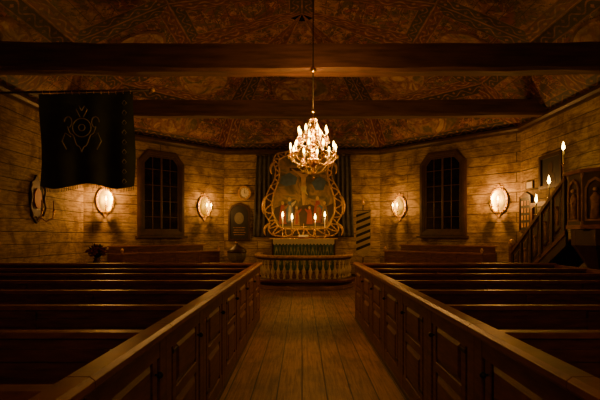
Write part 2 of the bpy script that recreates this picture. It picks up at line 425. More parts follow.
# ------------------------------------------------------------------ sconces
def sconce(loc,rz,idx,e):
    b=B(); rx,rz_=0.20,0.31
    # dished oval reflector
    K=28; vs=[];fs=[]; rings=[(1.0,-0.05),(0.8,-0.03),(0.5,-0.018),(0.2,-0.012)]
    for q,y in rings: vs+=[(rx*q*math.cos(2*pi*i/K),y,rz_*q*math.sin(2*pi*i/K)) for i in range(K)]
    for j in range(3):
        for i in range(K): fs.append((j*K+i,j*K+(i+1)%K,(j+1)*K+(i+1)%K,(j+1)*K+i))
    fs.append(tuple(range(3*K,4*K))); b.add(vs,fs,REFL,True)
    b.prism(oval(rx,rz_),-0.010,-0.002,REFL)
    b.ring(oval(rx+0.05,rz_+0.05),oval(rx-0.005,rz_-0.005),-0.055,-0.002,GOLD)
    for k in range(20):
        a=2*pi*k/20; b.ball(((rx+0.025)*math.cos(a),-0.06,(rz_+0.025)*math.sin(a)),0.018,REFL,8)
    b.prism([(-0.1,rz_+0.03),(0.1,rz_+0.03),(0.13,rz_+0.10),(0.05,rz_+0.08),(0,rz_+0.15),(-0.05,rz_+0.08),(-0.13,rz_+0.10)],-0.035,-0.004,GOLD)
    b.prism([(-0.08,-rz_-0.03),(-0.05,-rz_-0.1),(0,-rz_-0.16),(0.05,-rz_-0.1),(0.08,-rz_-0.03)],-0.035,-0.004,GOLD)
    for sx in (-1,1):
        b.tube([(0,-0.03,-0.25),(sx*0.04,-0.14,-0.32),(sx*0.07,-0.25,-0.29),(sx*0.08,-0.30,-0.19)],0.01,BRASS)
        b.lathe((sx*0.08,-0.30,-0.19),[(0.012,0),(0.05,0.012),(0.052,0.02),(0.02,0.022),(0.018,0.05)],BRASS)
        b.candle((sx*0.08,-0.30,-0.145),0.11,0.013,BULB,1.7)
    o=b.make('wall_sconce' if idx==0 else 'wall_sconce.%03d'%idx,loc,rz)
    light('sconce_light_%d'%idx,(0.0,-0.42,0.06),e,o,0.035)
    return o
n=0
for s in (-1,1):
    p=wp(s,0.824); sconce((p.x,p.y,2.43),-s*pi/4,n,40); n+=1
    p=wp(s,0.123); sconce((p.x,p.y,2.45),-s*pi/4,n,72); n+=1

# ------------------------------------------------------------------ pews
HP=1.01; PITCH=0.9
def pewmesh(L,front=False):
    b=B(); g=0.002; D=PITCH-g
    b.box((0.02,D/2,0.5),(0.022,D,0.9),PEW)
    for y in (0.05,D-0.05): b.box((0.012,y,0.49),(0.04,0.10,0.94),PEW)
    for y in (0.17,D-0.17): b.box((0.012,y,0.49),(0.034,0.07,0.90),PEW)
    b.box((0.012,D/2,0.11),(0.036,D-0.2,0.14),PEW); b.box((0.012,D/2,0.90),(0.036,D-0.2,0.10),PEW)
    b.box((0.012,D/2,0.56),(0.036,D-0.4,0.07),PEW)
    b.panel((0.009,D/2,0.73),D-0.42,0.26,0.018,PEW); b.panel((0.009,D/2,0.35),D-0.42,0.32,0.018,PEW)
    b.box((0.02,D/2,0.025),(0.06,D,0.05),DARKW)
    b.ball((-0.03,D-0.17,0.78),0.018,IRON,8); b.tube([(0.0,D-0.17,0.78),(-0.03,D-0.17,0.78)],0.007,IRON,6)
    for z in (0.25,0.82): b.box((-0.009,0.17,z),(0.006,0.09,0.025),IRON)
    x0,x1=-0.045,0.075
    prof=[(x0+0.01,0.955),(x1-0.01,0.955),(x1,0.97),(x1,0.995),(x1-0.02,HP),(x0+0.02,HP),(x0,0.995),(x0,0.97)]
    vs=[(p[0],y,p[1]) for y in (0,D) for p in prof]
    b.add(vs,[tuple(range(8)),tuple(range(8,16))]+[(i,(i+1)%8,(i+1)%8+8,i+8) for i in range(8)],PEWCAP)
    X0=0.04; cx=(X0+L)/2; W=L-X0
    b.box((cx,0.05,0.51),(W,0.025,0.88),PEW,rx=0.06)
    b.box((cx,0.025,0.945),(W,0.075,0.035),PEWCAP)
    nst=max(2,int(L/1.1))
    for k in range(nst+1):
        b.box((X0+0.05+(W-0.1)*k/nst,0.035,0.52),(0.08,0.045,0.80),PEW,rx=0.06)
    b.box((cx,0.02,0.83),(W,0.04,0.07),PEW,rx=0.06)
    b.box((cx,0.27,0.44),(W,0.40,0.035),PEWCAP); b.box((cx,0.45,0.22),(W,0.025,0.40),PEW)
    b.box((cx,D-0.05,0.70),(W,0.10,0.02),PEW)
    b.box((L-0.015,D/2,0.5),(0.03,D-0.02,0.94),PEW)
    if front:
        b.box((cx,D-0.015,0.5),(W,0.03,0.94),PEW); b.box((cx,D-0.015,0.975),(W,0.10,0.04),PEWCAP)
    me=b.make('church_pew'); dat=me.data; bpy.data.objects.remove(me); return dat
cnt=0; meshes={}
for side,x0 in ((-1,-0.76),(1,0.96)):
    for k in range(12):
        y=7.8-PITCH*(k+1)
        L=(5.76-abs(x0))
        if side==1 and k<3: L=4.55-abs(x0)
        key=(side,round(L,2),k==0)
        if key not in meshes:
            me=pewmesh(L,k==0)
            if side==-1:
                for v in me.vertices: v.co.x=-v.co.x
                me.flip_normals()
            meshes[key]=me
        o=bpy.data.objects.new('church_pew' if cnt==0 else 'church_pew.%03d'%cnt,meshes[key]); cnt+=1
        bpy.context.collection.objects.link(o); o.location=(x0,y,0)
        md=o.modifiers.new('bevel','BEVEL'); md.width=0.006; md.segments=2; md.limit_method='ANGLE'; md.angle_limit=0.8

def choir(name,loc,rz,L):
    b=B()
    b.box((0,-0.10,0.62),(L,0.03,1.1),PEW); b.box((0,-0.11,1.18),(L+0.04,0.11,0.04),PEWCAP)
    b.box((0,-0.32,0.45),(L,0.42,0.04),PEWCAP); b.box((0,-0.5,0.22),(L,0.03,0.42),PEW)
    b.box((0,-1.0,0.5),(L,0.035,0.96),PEW); b.box((0,-1.0,1.0),(L+0.04,0.13,0.045),PEWCAP)
    k=int(L/0.62)
    for i in range(k):
        x=-L/2+(i+0.5)*L/k; b.panel((x,-1.018,0.52),L/k-0.14,0.7,0.02,PEW,ax='y')
        b.box((x-L/k/2+0.04,-1.02,0.5),(0.07,0.02,0.94),PEW)
        b.panel((x,-0.116,0.82),L/k-0.14,0.5,0.015,PEW,ax='y')
    for sx in (-1,1):
        b.box((sx*L/2,-0.55,0.5),(0.04,0.94,0.98),PEW)
        b.lathe((sx*L/2,-1.0,1.02),[(0.03,0),(0.02,0.02),(0.045,0.06),(0.03,0.1),(0.005,0.13)],GOLD,10)
    return b.make(name,loc,rz,bev=0.005)
for i,s in enumerate((-1,1)):
    p=wp(s,0.47); choir('choir_bench' if i==0 else 'choir_bench.001',(p.x,p.y,0),-s*pi/4,3.0)

# ------------------------------------------------------------------ altar area
AX=0.05
def dshape(hw,front,back=14.72,n=40,e=0.62):
    pts=[]
    for i in range(n+1):
        a=pi*i/n; c,s_=math.cos(a),math.sin(a)
        pts.append((AX+math.copysign(abs(c)**e,c)*hw, back-(back-front)*abs(s_)**e))
    return pts
b=B(); b.prismz(dshape(1.62,11.72),0,0.10,FLOOR); b.prismz(dshape(1.56,11.80),0.10,0.2,DARKW)
b.prismz([(AX-1.05,14.7),(AX-1.05,12.75),(AX+1.05,12.75),(AX+1.05,14.7)],0.2,0.36,FLOOR)
b.make('altar_podium')
b=B(); path=dshape(1.45,11.98,14.5,120)
top=[Vector((x,y,0)) for x,y in path]
cum=[0]
for i in range(1,len(top)): cum.append(cum[-1]+(top[i]-top[i-1]).length)
def at(d):
    for i in range(1,len(top)):
        if cum[i]>=d: return lerp(top[i-1],top[i],(d-cum[i-1])/max(cum[i]-cum[i-1],1e-6))
    return top[-1]
T=cum[-1]; even=[at(T*i/90) for i in range(91)]
def sweep(pts,prof,m):
    vs=[];k=len(prof)
    for i,p in enumerate(pts):
        t=(pts[min(i+1,len(pts)-1)]-pts[max(i-1,0)]).normalized(); nrm=Vector((-t.y,t.x,0))
        for a,z in prof: vs.append((p.x+nrm.x*a,p.y+nrm.y*a,z))
    fs=[(i*k+j,i*k+(j+1)%k,(i+1)*k+(j+1)%k,(i+1)*k+j) for i in range(len(pts)-1) for j in range(k)]
    fs+=[tuple(range(k)),tuple(range((len(pts)-1)*k,len(pts)*k))]
    b.add(vs,fs,m)
sweep(even,[(-.09,.86),(.09,.86),(.10,.88),(.10,.91),(.07,.93),(-.07,.93),(-.10,.91),(-.10,.88)],GOLD)
sweep(even,[(-.07,.21),(.07,.21),(.07,.27),(-.07,.27)],DARKW)
sweep(even,[(-.06,.80),(.06,.80),(.06,.86),(-.06,.86)],DARKW)
nb=38
bp=[(0.04,0.27),(0.04,0.31),(0.02,0.33),(0.035,0.38),(0.058,0.45),(0.048,0.52),(0.02,0.60),(0.018,0.66),(0.032,0.70),(0.02,0.73),(0.04,0.76),(0.04,0.80)]
for i in range(nb+1):
    p=at(T*(i+0.0)/nb); b.lathe((p.x,p.y,0),bp,WHITE,10)
b.make('altar_rail')
b=B(); kp=dshape(1.52,11.82,13.6,80); kk=[Vector((x,y,0)) for x,y in kp]
sweep(kk[8:-8],[(-.0,.201),(.09,.201),(.10,.25),(.08,.29),(.01,.29),(-.01,.25)],CUSH)
b.make('kneeling_cushion')
b=B()
AY=13.55
b.box((0,0.0,0.50),(1.62,0.66,0.96),DARKW); b.box((0,0,0.985),(1.84,0.80,0.05),DARKW)
b.box((0,0,1.014),(1.86,0.82,0.012),LACE)
def fro(u,v): return (-0.90+1.8*u,-0.415-0.012*math.sin(u*40)*(1-v)*1.2,1.0-0.98*(1-v))
b.sheet(fro,80,10,ANTE)
for sx in (-1,1):
    b.sheet(lambda u,v: (sx*(0.925+0.012*math.sin(u*18)*(1-v)),-0.4+0.78*u,1.0-0.98*(1-v)),24,6,ANTE)
lp=[]
for i in range(37):
    x=-0.93+1.86*i/36; lp.append((x,0.83 if i%2 else 0.88))
b.prism([(-0.93,1.02)]+lp+[(0.93,1.02)],-0.437,-0.430,LACE)
for i in range(36): b.ball((-0.9+i*1.8/35,-0.428,0.035),0.015,GOLD,6)
b.make('altar_table',(AX,AY,0.362))
def candlestick(x,y,z,h,ch,i,e):
    b=B(); k=h
    b.lathe((0,0,0),[(0.075,0),(0.078,0.015),(0.04,0.035),(0.02,0.06),(0.035,0.09*k/0.35),(0.014,0.13*k/0.35),(0.028,0.18*k/0.35),(0.014,0.22*k/0.35),(0.02,k-0.05),(0.055,k-0.02),(0.055,k-0.01),(0.016,k)],BRASS,14)
    b.candle((0,0,k),ch,0.018,FLAME,2.3)
    o=b.make('altar_candlestick' if i==0 else 'altar_candlestick.%03d'%i,(x,y,z))
    light('candle_light_%d'%i,(0,0,k+ch+0.05),e,o,0.02); return o
AT=0.362+1.021
for i,(x,h,c) in enumerate(((-0.66,0.33,0.33),(-0.36,0.30,0.28),(0.36,0.30,0.28),(0.67,0.33,0.33))):
    candlestick(AX+x,AY+(-0.05 if abs(x)<.5 else 0.08),AT,h,c,i,17.0)
b=B()
b.lathe((0,0,0),[(0.09,0),(0.09,0.02),(0.03,0.05),(0.015,0.1)],BRASS); b.box((0,0,0.28),(0.022,0.015,0.4),BRASS); b.box((0,0,0.38),(0.2,0.015,0.022),BRASS)
b.tube([(0,-0.012,0.4),(0,-0.016,0.3),(0.01,-0.02,0.2)],[0.012,0.018,0.008],GOLD); b.tube([(-0.08,-0.012,0.39),(0,-0.014,0.365),(0.08,-0.012,0.39)],0.007,GOLD)
b.make('altar_crucifix',(AX,AY,AT))
b=B(); b.box((0,0,0.02),(0.34,0.24,0.035),RED,rx=0.3); b.box((0,-0.005,0.045),(0.3,0.2,0.015),PAPER,rx=0.3); b.box((0,0.1,0.03),(0.1,0.03,0.06),BRASS)
b.make('altar_bible_stand',(AX,AY-0.22,AT+0.04))
F=14.4/433
def px(dx,y): return (dx*F,1.5+(235-y)*F)
oh=[(0,150),(10,150),(19,152),(27,154),(30,161),(28,170),(29.5,180),(34,188),(38.5,200),(38.5,214),(34,222),(35,230),(29,235.5),(12,236.5),(0,236.5)]
ih=[(0,154.5),(9,154.5),(17,156),(23,158.5),(24.8,163),(24,171),(25,180),(28,189),(31,200),(31,212),(28.5,219),(26,225),(21,228),(9,229),(0,229)]
def full(h):
    P=[px(*p) for p in h]
    out=[]
    for i in range(len(P)-1):
        p0=P[max(i-1,0)] if i>0 else (-P[1][0],P[1][1]); p1=P[i];p2=P[i+1];p3=P[i+2] if i+2<len(P) else (-P[i][0],P[i][1])
        for t in (0,0.25,0.5,0.75):
            out.append(tuple(0.5*((2*p1[k])+(-p0[k]+p2[k])*t+(2*p0[k]-5*p1[k]+4*p2[k]-p3[k])*t*t+(-p0[k]+3*p1[k]-3*p2[k]+p3[k])*t**3) for k in (0,1)))
    out.append(P[-1])
    return out+[(-x,z) for x,z in reversed(out[1:-1])]
O=full(oh); I=full(ih)
b=B()
mid=[((a[0]+c[0])/2,(a[1]+c[1])/2) for a,c in zip(O,I)]
b.ring(O,mid,-0.06,0.10,DARKW); b.ring(mid,I,-0.06,0.10,DARKW)
b.tube([(x,-0.08,z) for x,z in I],0.026,GOLD,8,True)
b.tube([(x,-0.06,z) for x,z in O],0.022,GOLD,8,True)
for i in range(0,len(mid),2):
    x,z=mid[i]; ox,oz=O[i]; nx_,nz_=mid[(i+2)%len(mid)]
    dx,dz=ox-x,oz-z
    sg=1 if i%4==0 else -1
    pts=[(lerp(x,nx_,q/8)+sg*dx*0.9*math.sin(pi*q/8),-0.085-0.02*math.sin(pi*q/8),lerp(z,nz_,q/8)+sg*dz*0.9*math.sin(pi*q/8)) for q in range(9)]
    b.tube(pts,[0.012+0.016*math.sin(pi*q/8) for q in range(9)],GOLD,6)
    b.ball((x,-0.09,z),0.03,GOLD,8)
for sx in (-1,1):
    for (ax,ay,bx,by,cx_,cy_) in ((29,162,35,166,32,174),(37,196,43,204,40,214),(34,224,42,228,38,235.5)):
        p0,p1,p2=px(ax*sx,ay),px(bx*sx,by),px(cx_*sx,cy_)
        pts=[((1-t)**2*p0[0]+2*t*(1-t)*p1[0]+t*t*p2[0],-0.05,(1-t)**2*p0[1]+2*t*(1-t)*p1[1]+t*t*p2[1]) for t in [q/8 for q in range(9)]]
        b.tube(pts,[0.045,0.05,0.05,0.045,0.04,0.035,0.03,0.025,0.015],GOLD,8)
b.prism([(x*1.01,z) for x,z in I],0.0,0.03,CANVAS)
b.ball((0,-0.10,px(0,152)[1]),0.08,GOLD,12); 
for sx in (-1,1): b.tube([(0,-0.10,px(0,153)[1]),(sx*0.2,-0.10,px(0,152)[1]),(sx*0.4,-0.10,px(0,154)[1]),(sx*0.45,-0.10,px(0,156)[1])],[0.04,0.04,0.03,0.012],GOLD)
def poly(pts,m,y=-0.006): b.prism([px(a,c) for a,c in pts],y,0.001,m)
poly([(-29,208),(-18,203),(-6,207),(6,204),(18,208),(30,203),(30,213),(27,219),(22,226),(-22,226),(-27,219),(-30,213)],DARKW,-0.002)
poly([(-22,176),(-14,172),(-6,177),(-8,184),(-18,186),(-24,183)],BLUE,-0.002); poly([(8,182),(16,176),(23,181),(20,190),(12,190)],BLUE,-0.002)
poly([(-1.3,160),(1.3,160),(1.6,214),(-1.6,214)],DARKW,-0.004)
poly([(-14,167.5),(14,167.5),(14,170.5),(-14,170.5)],DARKW,-0.004)
poly([(-12,168),(-5,172),(-2.2,173.5),(2.2,173.5),(5,172),(12,168),(12,169.3),(5,174.5),(2.6,177),(2.0,184),(2.5,188),(-2.5,188),(-2.0,184),(-2.6,177),(-5,174.5),(-12,169.3)],SKIN,-0.008)
poly([(-2.4,188),(2.4,188),(1.8,197),(1.0,205),(-1.0,205),(-1.6,197)],SKIN,-0.009)
poly([(-2.9,186),(3.1,186),(2.6,191),(4.6,195),(-2.6,190.5)],WHITE,-0.012)
b.prism(oval(0.055,0.075,14,*px(-0.8,170.5)),-0.012,0.001,SKIN)
b.prism(oval(0.065,0.045,14,*px(-0.8,168.7)),-0.014,0.001,DARKW)
def robe(x,m,y0,s=1,sg=1,m2=None):
    poly([(x-1.6*s,y0+4*s),(x+1.8*s,y0+4*s),(x+3.4*s,y0+12*s),(x+4.2*s,y0+24*s),(x-4*s,y0+24*s),(x-3*s,y0+12*s)],m,-0.010)
    poly([(x+sg*1.5*s,y0+6*s),(x+sg*6*s,y0+3*s),(x+sg*6.4*s,y0+4.5*s),(x+sg*2.5*s,y0+9.5*s)],m2 or m,-0.012)
    poly([(x-0.6*s,y0+8*s),(x+1.6*s,y0+8*s),(x+2.0*s,y0+22*s),(x-1.6*s,y0+23*s)],m2 or m,-0.0115)
    b.prism(oval(0.05*s,0.068*s,14,*px(x,y0+2*s)),-0.014,0.001,SKIN)
robe(-14,BLUE,197,1.05,1,WHITE); robe(14,RED,196,1.1,-1,OCHRE); robe(-21,RED,201,0.95,1,OCHRE); robe(21,OCHRE,201,0.95,-1,BLUE); robe(6,RED,206,0.75,-1); robe(-7,OCHRE,206,0.8,1,RED)
b.make('altarpiece_painting',(AX,14.5,0))
b=B(); b.box((0,0,0.50),(2.1,0.34,1.0),DARKW); b.box((0,0,1.02),(2.25,0.38,0.03),GOLD)
for k in range(4): b.panel((-0.78+0.52*k,-0.171,0.5),0.42,0.7,0.02,PEW,ax='y')
b.make('reredos_plinth',(AX,14.48,0.362))
for i,s in enumerate((-1,1)):
    b=B()
    def dr(u,v):
        zt=4.22; zb=1.43
        z=zb+(zt-zb)*v
        inner=0.80; w=0.78+0.14*(1-v)**0.8
        x=inner+w*u
        return (s*x,-0.04-0.024*math.sin(u*34+0.8*math.sin(v*5)),z)
    b.sheet(dr,90,24,DRAPE)
    b.tube([(s*0.78,-0.035,4.22),(s*1.62,-0.035,4.22)],0.025,DARKW)
    b.make('draped_curtain' if i==0 else 'draped_curtain.001',(AX,14.78,0),solid=0.004)

b=B()
b.lathe((0,0,0),[(0.30,0),(0.30,0.08),(0.24,0.12),(0.12,0.18),(0.10,0.5),(0.14,0.62),(0.25,0.74),(0.29,0.86),(0.29,0.96)],STONE,8,smooth=False)
b.lathe((0,0,0.961),[(0.30,0),(0.30,0.05),(0.25,0.10),(0.11,0.2),(0.04,0.24),(0.04,0.27)],DARKW,16)
b.ball((0,0,1.26),0.045,BRASS)
b.make('baptismal_font',(-2.0,13.3,0))
b=B()
b.prism(oval(0.17,0.19),-0.03,-0.002,PAPER); b.ring(oval(0.22,0.24),oval(0.16,0.18),-0.06,-0.002,GOLD)
b.box((0,-0.035,0.05),(0.012,0.006,0.13),BLACK); b.box((0.035,-0.035,0),(0.09,0.006,0.012),BLACK)
for k in range(12): b.box((0.135*math.sin(k*pi/6),-0.034,0.15*math.cos(k*pi/6)),(0.010,0.005,0.025),BLACK,ry=k*pi/6)
b.make('wall_clock',(-1.96,14.79,2.93))
b=B()
b.prism([(-0.33,-0.6),(0.33,-0.6),(0.33,0.35),(0.22,0.52),(0,0.6),(-0.22,0.52),(-0.33,0.35)],-0.04,-0.002,BLACK)
b.ring([(-0.37,-0.64),(0.37,-0.64),(0.37,0.37),(0.24,0.56),(0,0.65),(-0.24,0.56),(-0.37,0.37)],[(-0.31,-0.58),(0.31,-0.58),(0.31,0.34),(0.21,0.5),(0,0.58),(-0.21,0.5),(-0.31,0.34)],-0.07,-0.002,DARKW)
b.prism(oval(0.16,0.2,20,0,0.12),-0.05,-0.04,STONE)
for k in range(4): b.box((0,-0.043,-0.2-0.08*k),(0.42-0.06*(k%2),0.006,0.02),OCHRE)
b.make('memorial_plaque',(-2.14,14.79,1.95))
b=B()
b.lathe((0,0,0),[(0.2,0),(0.2,0.03),(0.05,0.06),(0.025,0.1)],IRON); b.tube([(0,0,0.08),(0,0,2.45)],0.018,DARKW)
b.lathe((0,0,2.45),[(0.02,0),(0.045,0.06),(0.03,0.14),(0.002,0.28)],GOLD,8)
b.box((0,-0.02,2.28),(0.52,0.025,0.025),DARKW)
b.prism([(-0.23,0.95),(0.0,0.80),(0.23,0.95),(0.23,2.26),(-0.23,2.26)],-0.045,-0.035,WHITE)
for k in range(6):
    z=0.98+k*0.21
    b.prism([(-0.225,z+0.02),(0.225,z+0.20) ,(0.225,z+0.29) if z+0.29<2.25 else (0.225,2.25),(-0.225,z+0.11)],-0.048,-0.0455,BLACK)
b.make('processional_banner',(1.93,13.7,0))

# ------------------------------------------------------------------ chandelier
b=B()
b.lathe((0,0,0),[(0.005,-0.60),(0.05,-0.56),(0.06,-0.52),(0.03,-0.47),(0.07,-0.42),(0.11,-0.36),(0.11,-0.30),(0.05,-0.24),(0.03,-0.15),(0.05,-0.08),(0.075,0.0),(0.04,0.07),(0.025,0.18),(0.05,0.24),(0.03,0.30),(0.02,0.42),(0.04,0.46),(0.012,0.52)],BRASS,18)
bulbs=[]
def arm(a,R,z0,z1,dz):
    ca,sa=math.cos(a),math.sin(a)
    pr=[(0.05,z0),(R*0.3,z0-dz*0.9),(R*0.55,z0-dz*1.1),(R*0.82,z0-dz*0.6),(R*0.98,z1-0.07),(R,z1)]
    sm=[]
    for i in range(len(pr)-1):
        p0=pr[max(i-1,0)];p1=pr[i];p2=pr[i+1];p3=pr[min(i+2,len(pr)-1)]
        for t in (0,.33,.66): sm.append(tuple(0.5*((2*p1[k])+(-p0[k]+p2[k])*t+(2*p0[k]-5*p1[k]+4*p2[k]-p3[k])*t*t+(-p0[k]+3*p1[k]-3*p2[k]+p3[k])*t**3) for k in (0,1)))
    sm.append(pr[-1])
    b.tube([(r*ca,r*sa,z) for r,z in sm],0.011,BRASS,6)
    b.lathe((R*ca,R*sa,z1),[(0.01,0),(0.05,0.015),(0.052,0.022),(0.018,0.025),(0.018,0.045)],BRASS,12)
    b.candle((R*ca,R*sa,z1+0.04),0.06,0.012,BULB,1.5)
    bulbs.append((R*ca,R*sa,z1+0.16))
    for k in range(3):
        t=a+ (k-1)*0.9
        c=Vector((R*ca+0.045*math.cos(t),R*sa+0.045*math.sin(t),z1-0.03)); crystal(c,0.014,0.036)
def crystal(c,r,h):
    vs=[(c[0],c[1],c[2]+h)]+[(c[0]+r*math.cos(q*pi/3),c[1]+r*math.sin(q*pi/3),c[2]+h*0.2) for q in range(6)]+[(c[0],c[1],c[2]-h)]
    b.add(vs,[(0,1+i,1+(i+1)%6) for i in range(6)]+[(7,1+(i+1)%6,1+i) for i in range(6)],CRYS)
for i in range(10): arm(2*pi*i/10+0.1,0.42,-0.30,-0.24,0.10)
for i in range(8): arm(2*pi*i/8+0.25,0.27,0.0,0.06,0.08)
def string(p,q,n,sag):
    p=Vector(p);q=Vector(q)
    for i in range(n+1):
        t=i/n; c=lerp(p,q,t); c.z-=sag*4*t*(1-t); crystal(c,0.012,0.016)
for i in range(10):
    a=2*pi*i/10+0.1; a2=2*pi*(i+1)/10+0.1
    e=(0.42*math.cos(a),0.42*math.sin(a),-0.26); e2=(0.42*math.cos(a2),0.42*math.sin(a2),-0.26)
    string(e,e2,8,0.08); string((0.10*math.cos(a),0.10*math.sin(a),0.22),e,14,0.04); string(e,(0.03*math.cos(a),0.03*math.sin(a),-0.58),12,0.08)
for i in range(8):
    a=2*pi*i/8+0.25; a2=2*pi*(i+1)/8+0.25
    e=(0.27*math.cos(a),0.27*math.sin(a),0.04); e2=(0.27*math.cos(a2),0.27*math.sin(a2),0.04)
    string(e,e2,6,0.06); string((0.05*math.cos(a),0.05*math.sin(a),0.44),e,11,0.03)
b.tube([(0.1*math.cos(2*pi*i/16),0.1*math.sin(2*pi*i/16),0.23) for i in range(16)],0.008,BRASS,6,True)
b.tube([(0.08*math.cos(2*pi*i/16),0.08*math.sin(2*pi*i/16),0.42) for i in range(16)],0.007,BRASS,6,True)
crystal((0,0,-0.66),0.03,0.05)
b.tube([(0,0,0.5),(0,0,3.98)],0.012,IRON,8); b.ball((0,0,1.35),0.06,BRASS); b.ball((0,0,0.58),0.035,BRASS)
b.lathe((0,0,3.88),[(0.01,0),(0.1,0.06),(0.11,0.1)],BRASS)
ch=b.make('chandelier',(0.18,7.0,2.99)); ch.scale=(0.875,)*3
for i,p in enumerate(bulbs):
    if i%2==0: light('chandelier_bulb_light_%d'%i,p,76,ch,0.02)
ch2=bpy.data.objects.new('added_fill_chandelier',ch.data); bpy.context.collection.objects.link(ch2)  # unseen copy, added behind the camera to light the front pews
ch2.location=(0.18,-1.9,2.99); ch2.scale=(0.875,)*3
for i,p in enumerate(bulbs):
    if i in (0,3,6,12): light('added_rear_fill_light_%d'%i,p,26,ch2,0.03)  # fill lamps of the added rear copy

# ------------------------------------------------------------------ banner on pole (left)
b=B()
b.tube([(-0.98,0,0),(2.05,0,0.06)],0.022,DARKW,10); b.ball((2.08,0,0.06),0.045,GOLD)
b.lathe((-0.98,0,-0.02),[(0.02,-0.05),(0.025,-0.03),(0.025,0.06),(0.02,0.08)],IRON)
def bf(u,v):
    x=0.0+1.74*u+0.02*math.sin(v*5); zt=-0.02+0.055*(x/2.05); zb=-1.72-0.05*math.sin(u*pi*3)
    return (x, 0.035*math.sin(u*19+math.sin(v*4)*0.8)*(0.3+0.9*(1-v)), zb+(zt-zb)*v)
b.sheet(bf,80,30,BANNER)
for k in range(13): b.tube([(0.06+k*0.135,0.025*math.sin(t),0.01+0.03*math.cos(t)) for t in [q*pi/4 for q in range(8)]],0.005,GOLD,5,True)
def emb(pts,r=0.010,ox=0.80,oz=-0.70): b.tube([(ox+x,-0.055,oz+z) for x,z in pts],r,THREAD,5)
emb([(0.17*math.cos(t*pi/12),0.17*math.sin(t*pi/12)+0.05) for t in range(25)])
emb([(0.06*math.cos(t*pi/6),0.06*math.sin(t*pi/6)+0.05) for t in range(13)])
for s in (-1,1):
    emb([(s*(0.0+0.02*t),-0.4+0.035*t+0.03*math.sin(t)) for t in range(14)])
    emb([(s*(0.25+0.07*math.cos(t*0.5)),0.15+0.1*math.sin(t*0.5)) for t in range(10)])
    emb([(s*0.03,0.24),(s*0.1,0.38),(s*0.05,0.45),(0,0.36)])
    emb([(s*0.28,-0.35),(s*0.36,-0.2),(s*0.3,-0.05),(s*0.2,-0.12)])
for k in range(9):
    z=0.55-0.18*k
    emb([(0.78,z),(0.82,z-0.05),(0.78,z-0.10),(0.74,z-0.05),(0.78,z)],0.006)
for k in range(60):
    x=0.01+1.72*k/59; b.tube([(x,0.035*math.sin(x/1.74*19)*1.1,-1.72-0.05*math.sin(x/1.74*pi*3)),(x,0.03*math.sin(x*11),-1.79-0.05*math.sin(x/1.74*pi*3))],0.006,BANNER,4)
b.make('hanging_church_banner',(-4.84,8.0,4.12))
b=B()
b.prism([(-0.16,-0.3),(0,-0.45),(0.16,-0.3),(0.24,0.1),(0.18,0.45),(0.08,0.5),(0,0.62),(-0.08,0.5),(-0.18,0.45),(-0.24,0.1)],-0.05,-0.002,DARKW)
b.prism(oval(0.13,0.22,20,0,0.1),-0.075,-0.05,RED)
for s in (-1,1):
    b.tube([(s*0.05,-0.05,-0.3),(s*0.14,-0.16,-0.4),(s*0.22,-0.26,-0.32),(s*0.22,-0.28,-0.2)],0.016,BRASS)
    b.lathe((s*0.22,-0.28,-0.2),[(0.01,0),(0.06,0.02),(0.02,0.03),(0.02,0.07)],BRASS); b.lathe((s*0.22,-0.28,-0.14),[(0.014,0),(0.014,0.2)],OCHRE)
    b.tube([(s*0.2,-0.06,0.4),(s*0.27,-0.07,0.3),(s*0.22,-0.07,0.1),(s*0.28,-0.07,-0.1),(s*0.18,-0.06,-0.28)],0.022,DARKW)
b.make('carved_candle_bracket',(-HW,9.5,2.2),pi/2)
b=B()
b.lathe((0,0,0),[(0.2,0),(0.2,0.05),(0.1,0.1),(0.08,0.6),(0.16,0.7),(0.17,0.75)],DARKW,12)
b.lathe((0,0,0.75),[(0.06,0),(0.1,0.08),(0.11,0.15),(0.06,0.24),(0.09,0.28)],DARKW,14)
for k in range(130):
    a=random.uniform(0,2*pi); el=random.uniform(0.0,1.4); R=random.uniform(0.10,0.24)
    p=Vector((R*math.cos(a)*math.cos(el),R*math.sin(a)*math.cos(el),1.06+R*math.sin(el)))
    b.tube([(0,0,1.0),tuple(lerp(Vector((0,0,1.04)),p,0.6)+Vector((0,0,0.02))),tuple(p)],0.004,LEAF,4)
    if k%2==0:
        for q in range(6):
            t=q*pi/3; b.lathe((p.x+0.022*math.cos(t),p.y+0.022*math.sin(t),p.z),[(0.003,-0.01),(0.02,0),(0.016,0.018),(0.003,0.026)],PETAL,6)
    else:
        d=p-Vector((0,0,1.0)); d.normalize(); sd=d.cross(Vector((0,0,1))).normalized()*0.03
        b.add([p-d*0.05,p+sd,p+d*0.05,p-sd],[(0,1,2,3)],LEAF)
b.make('flower_arrangement',(-4.3,9.1,0))

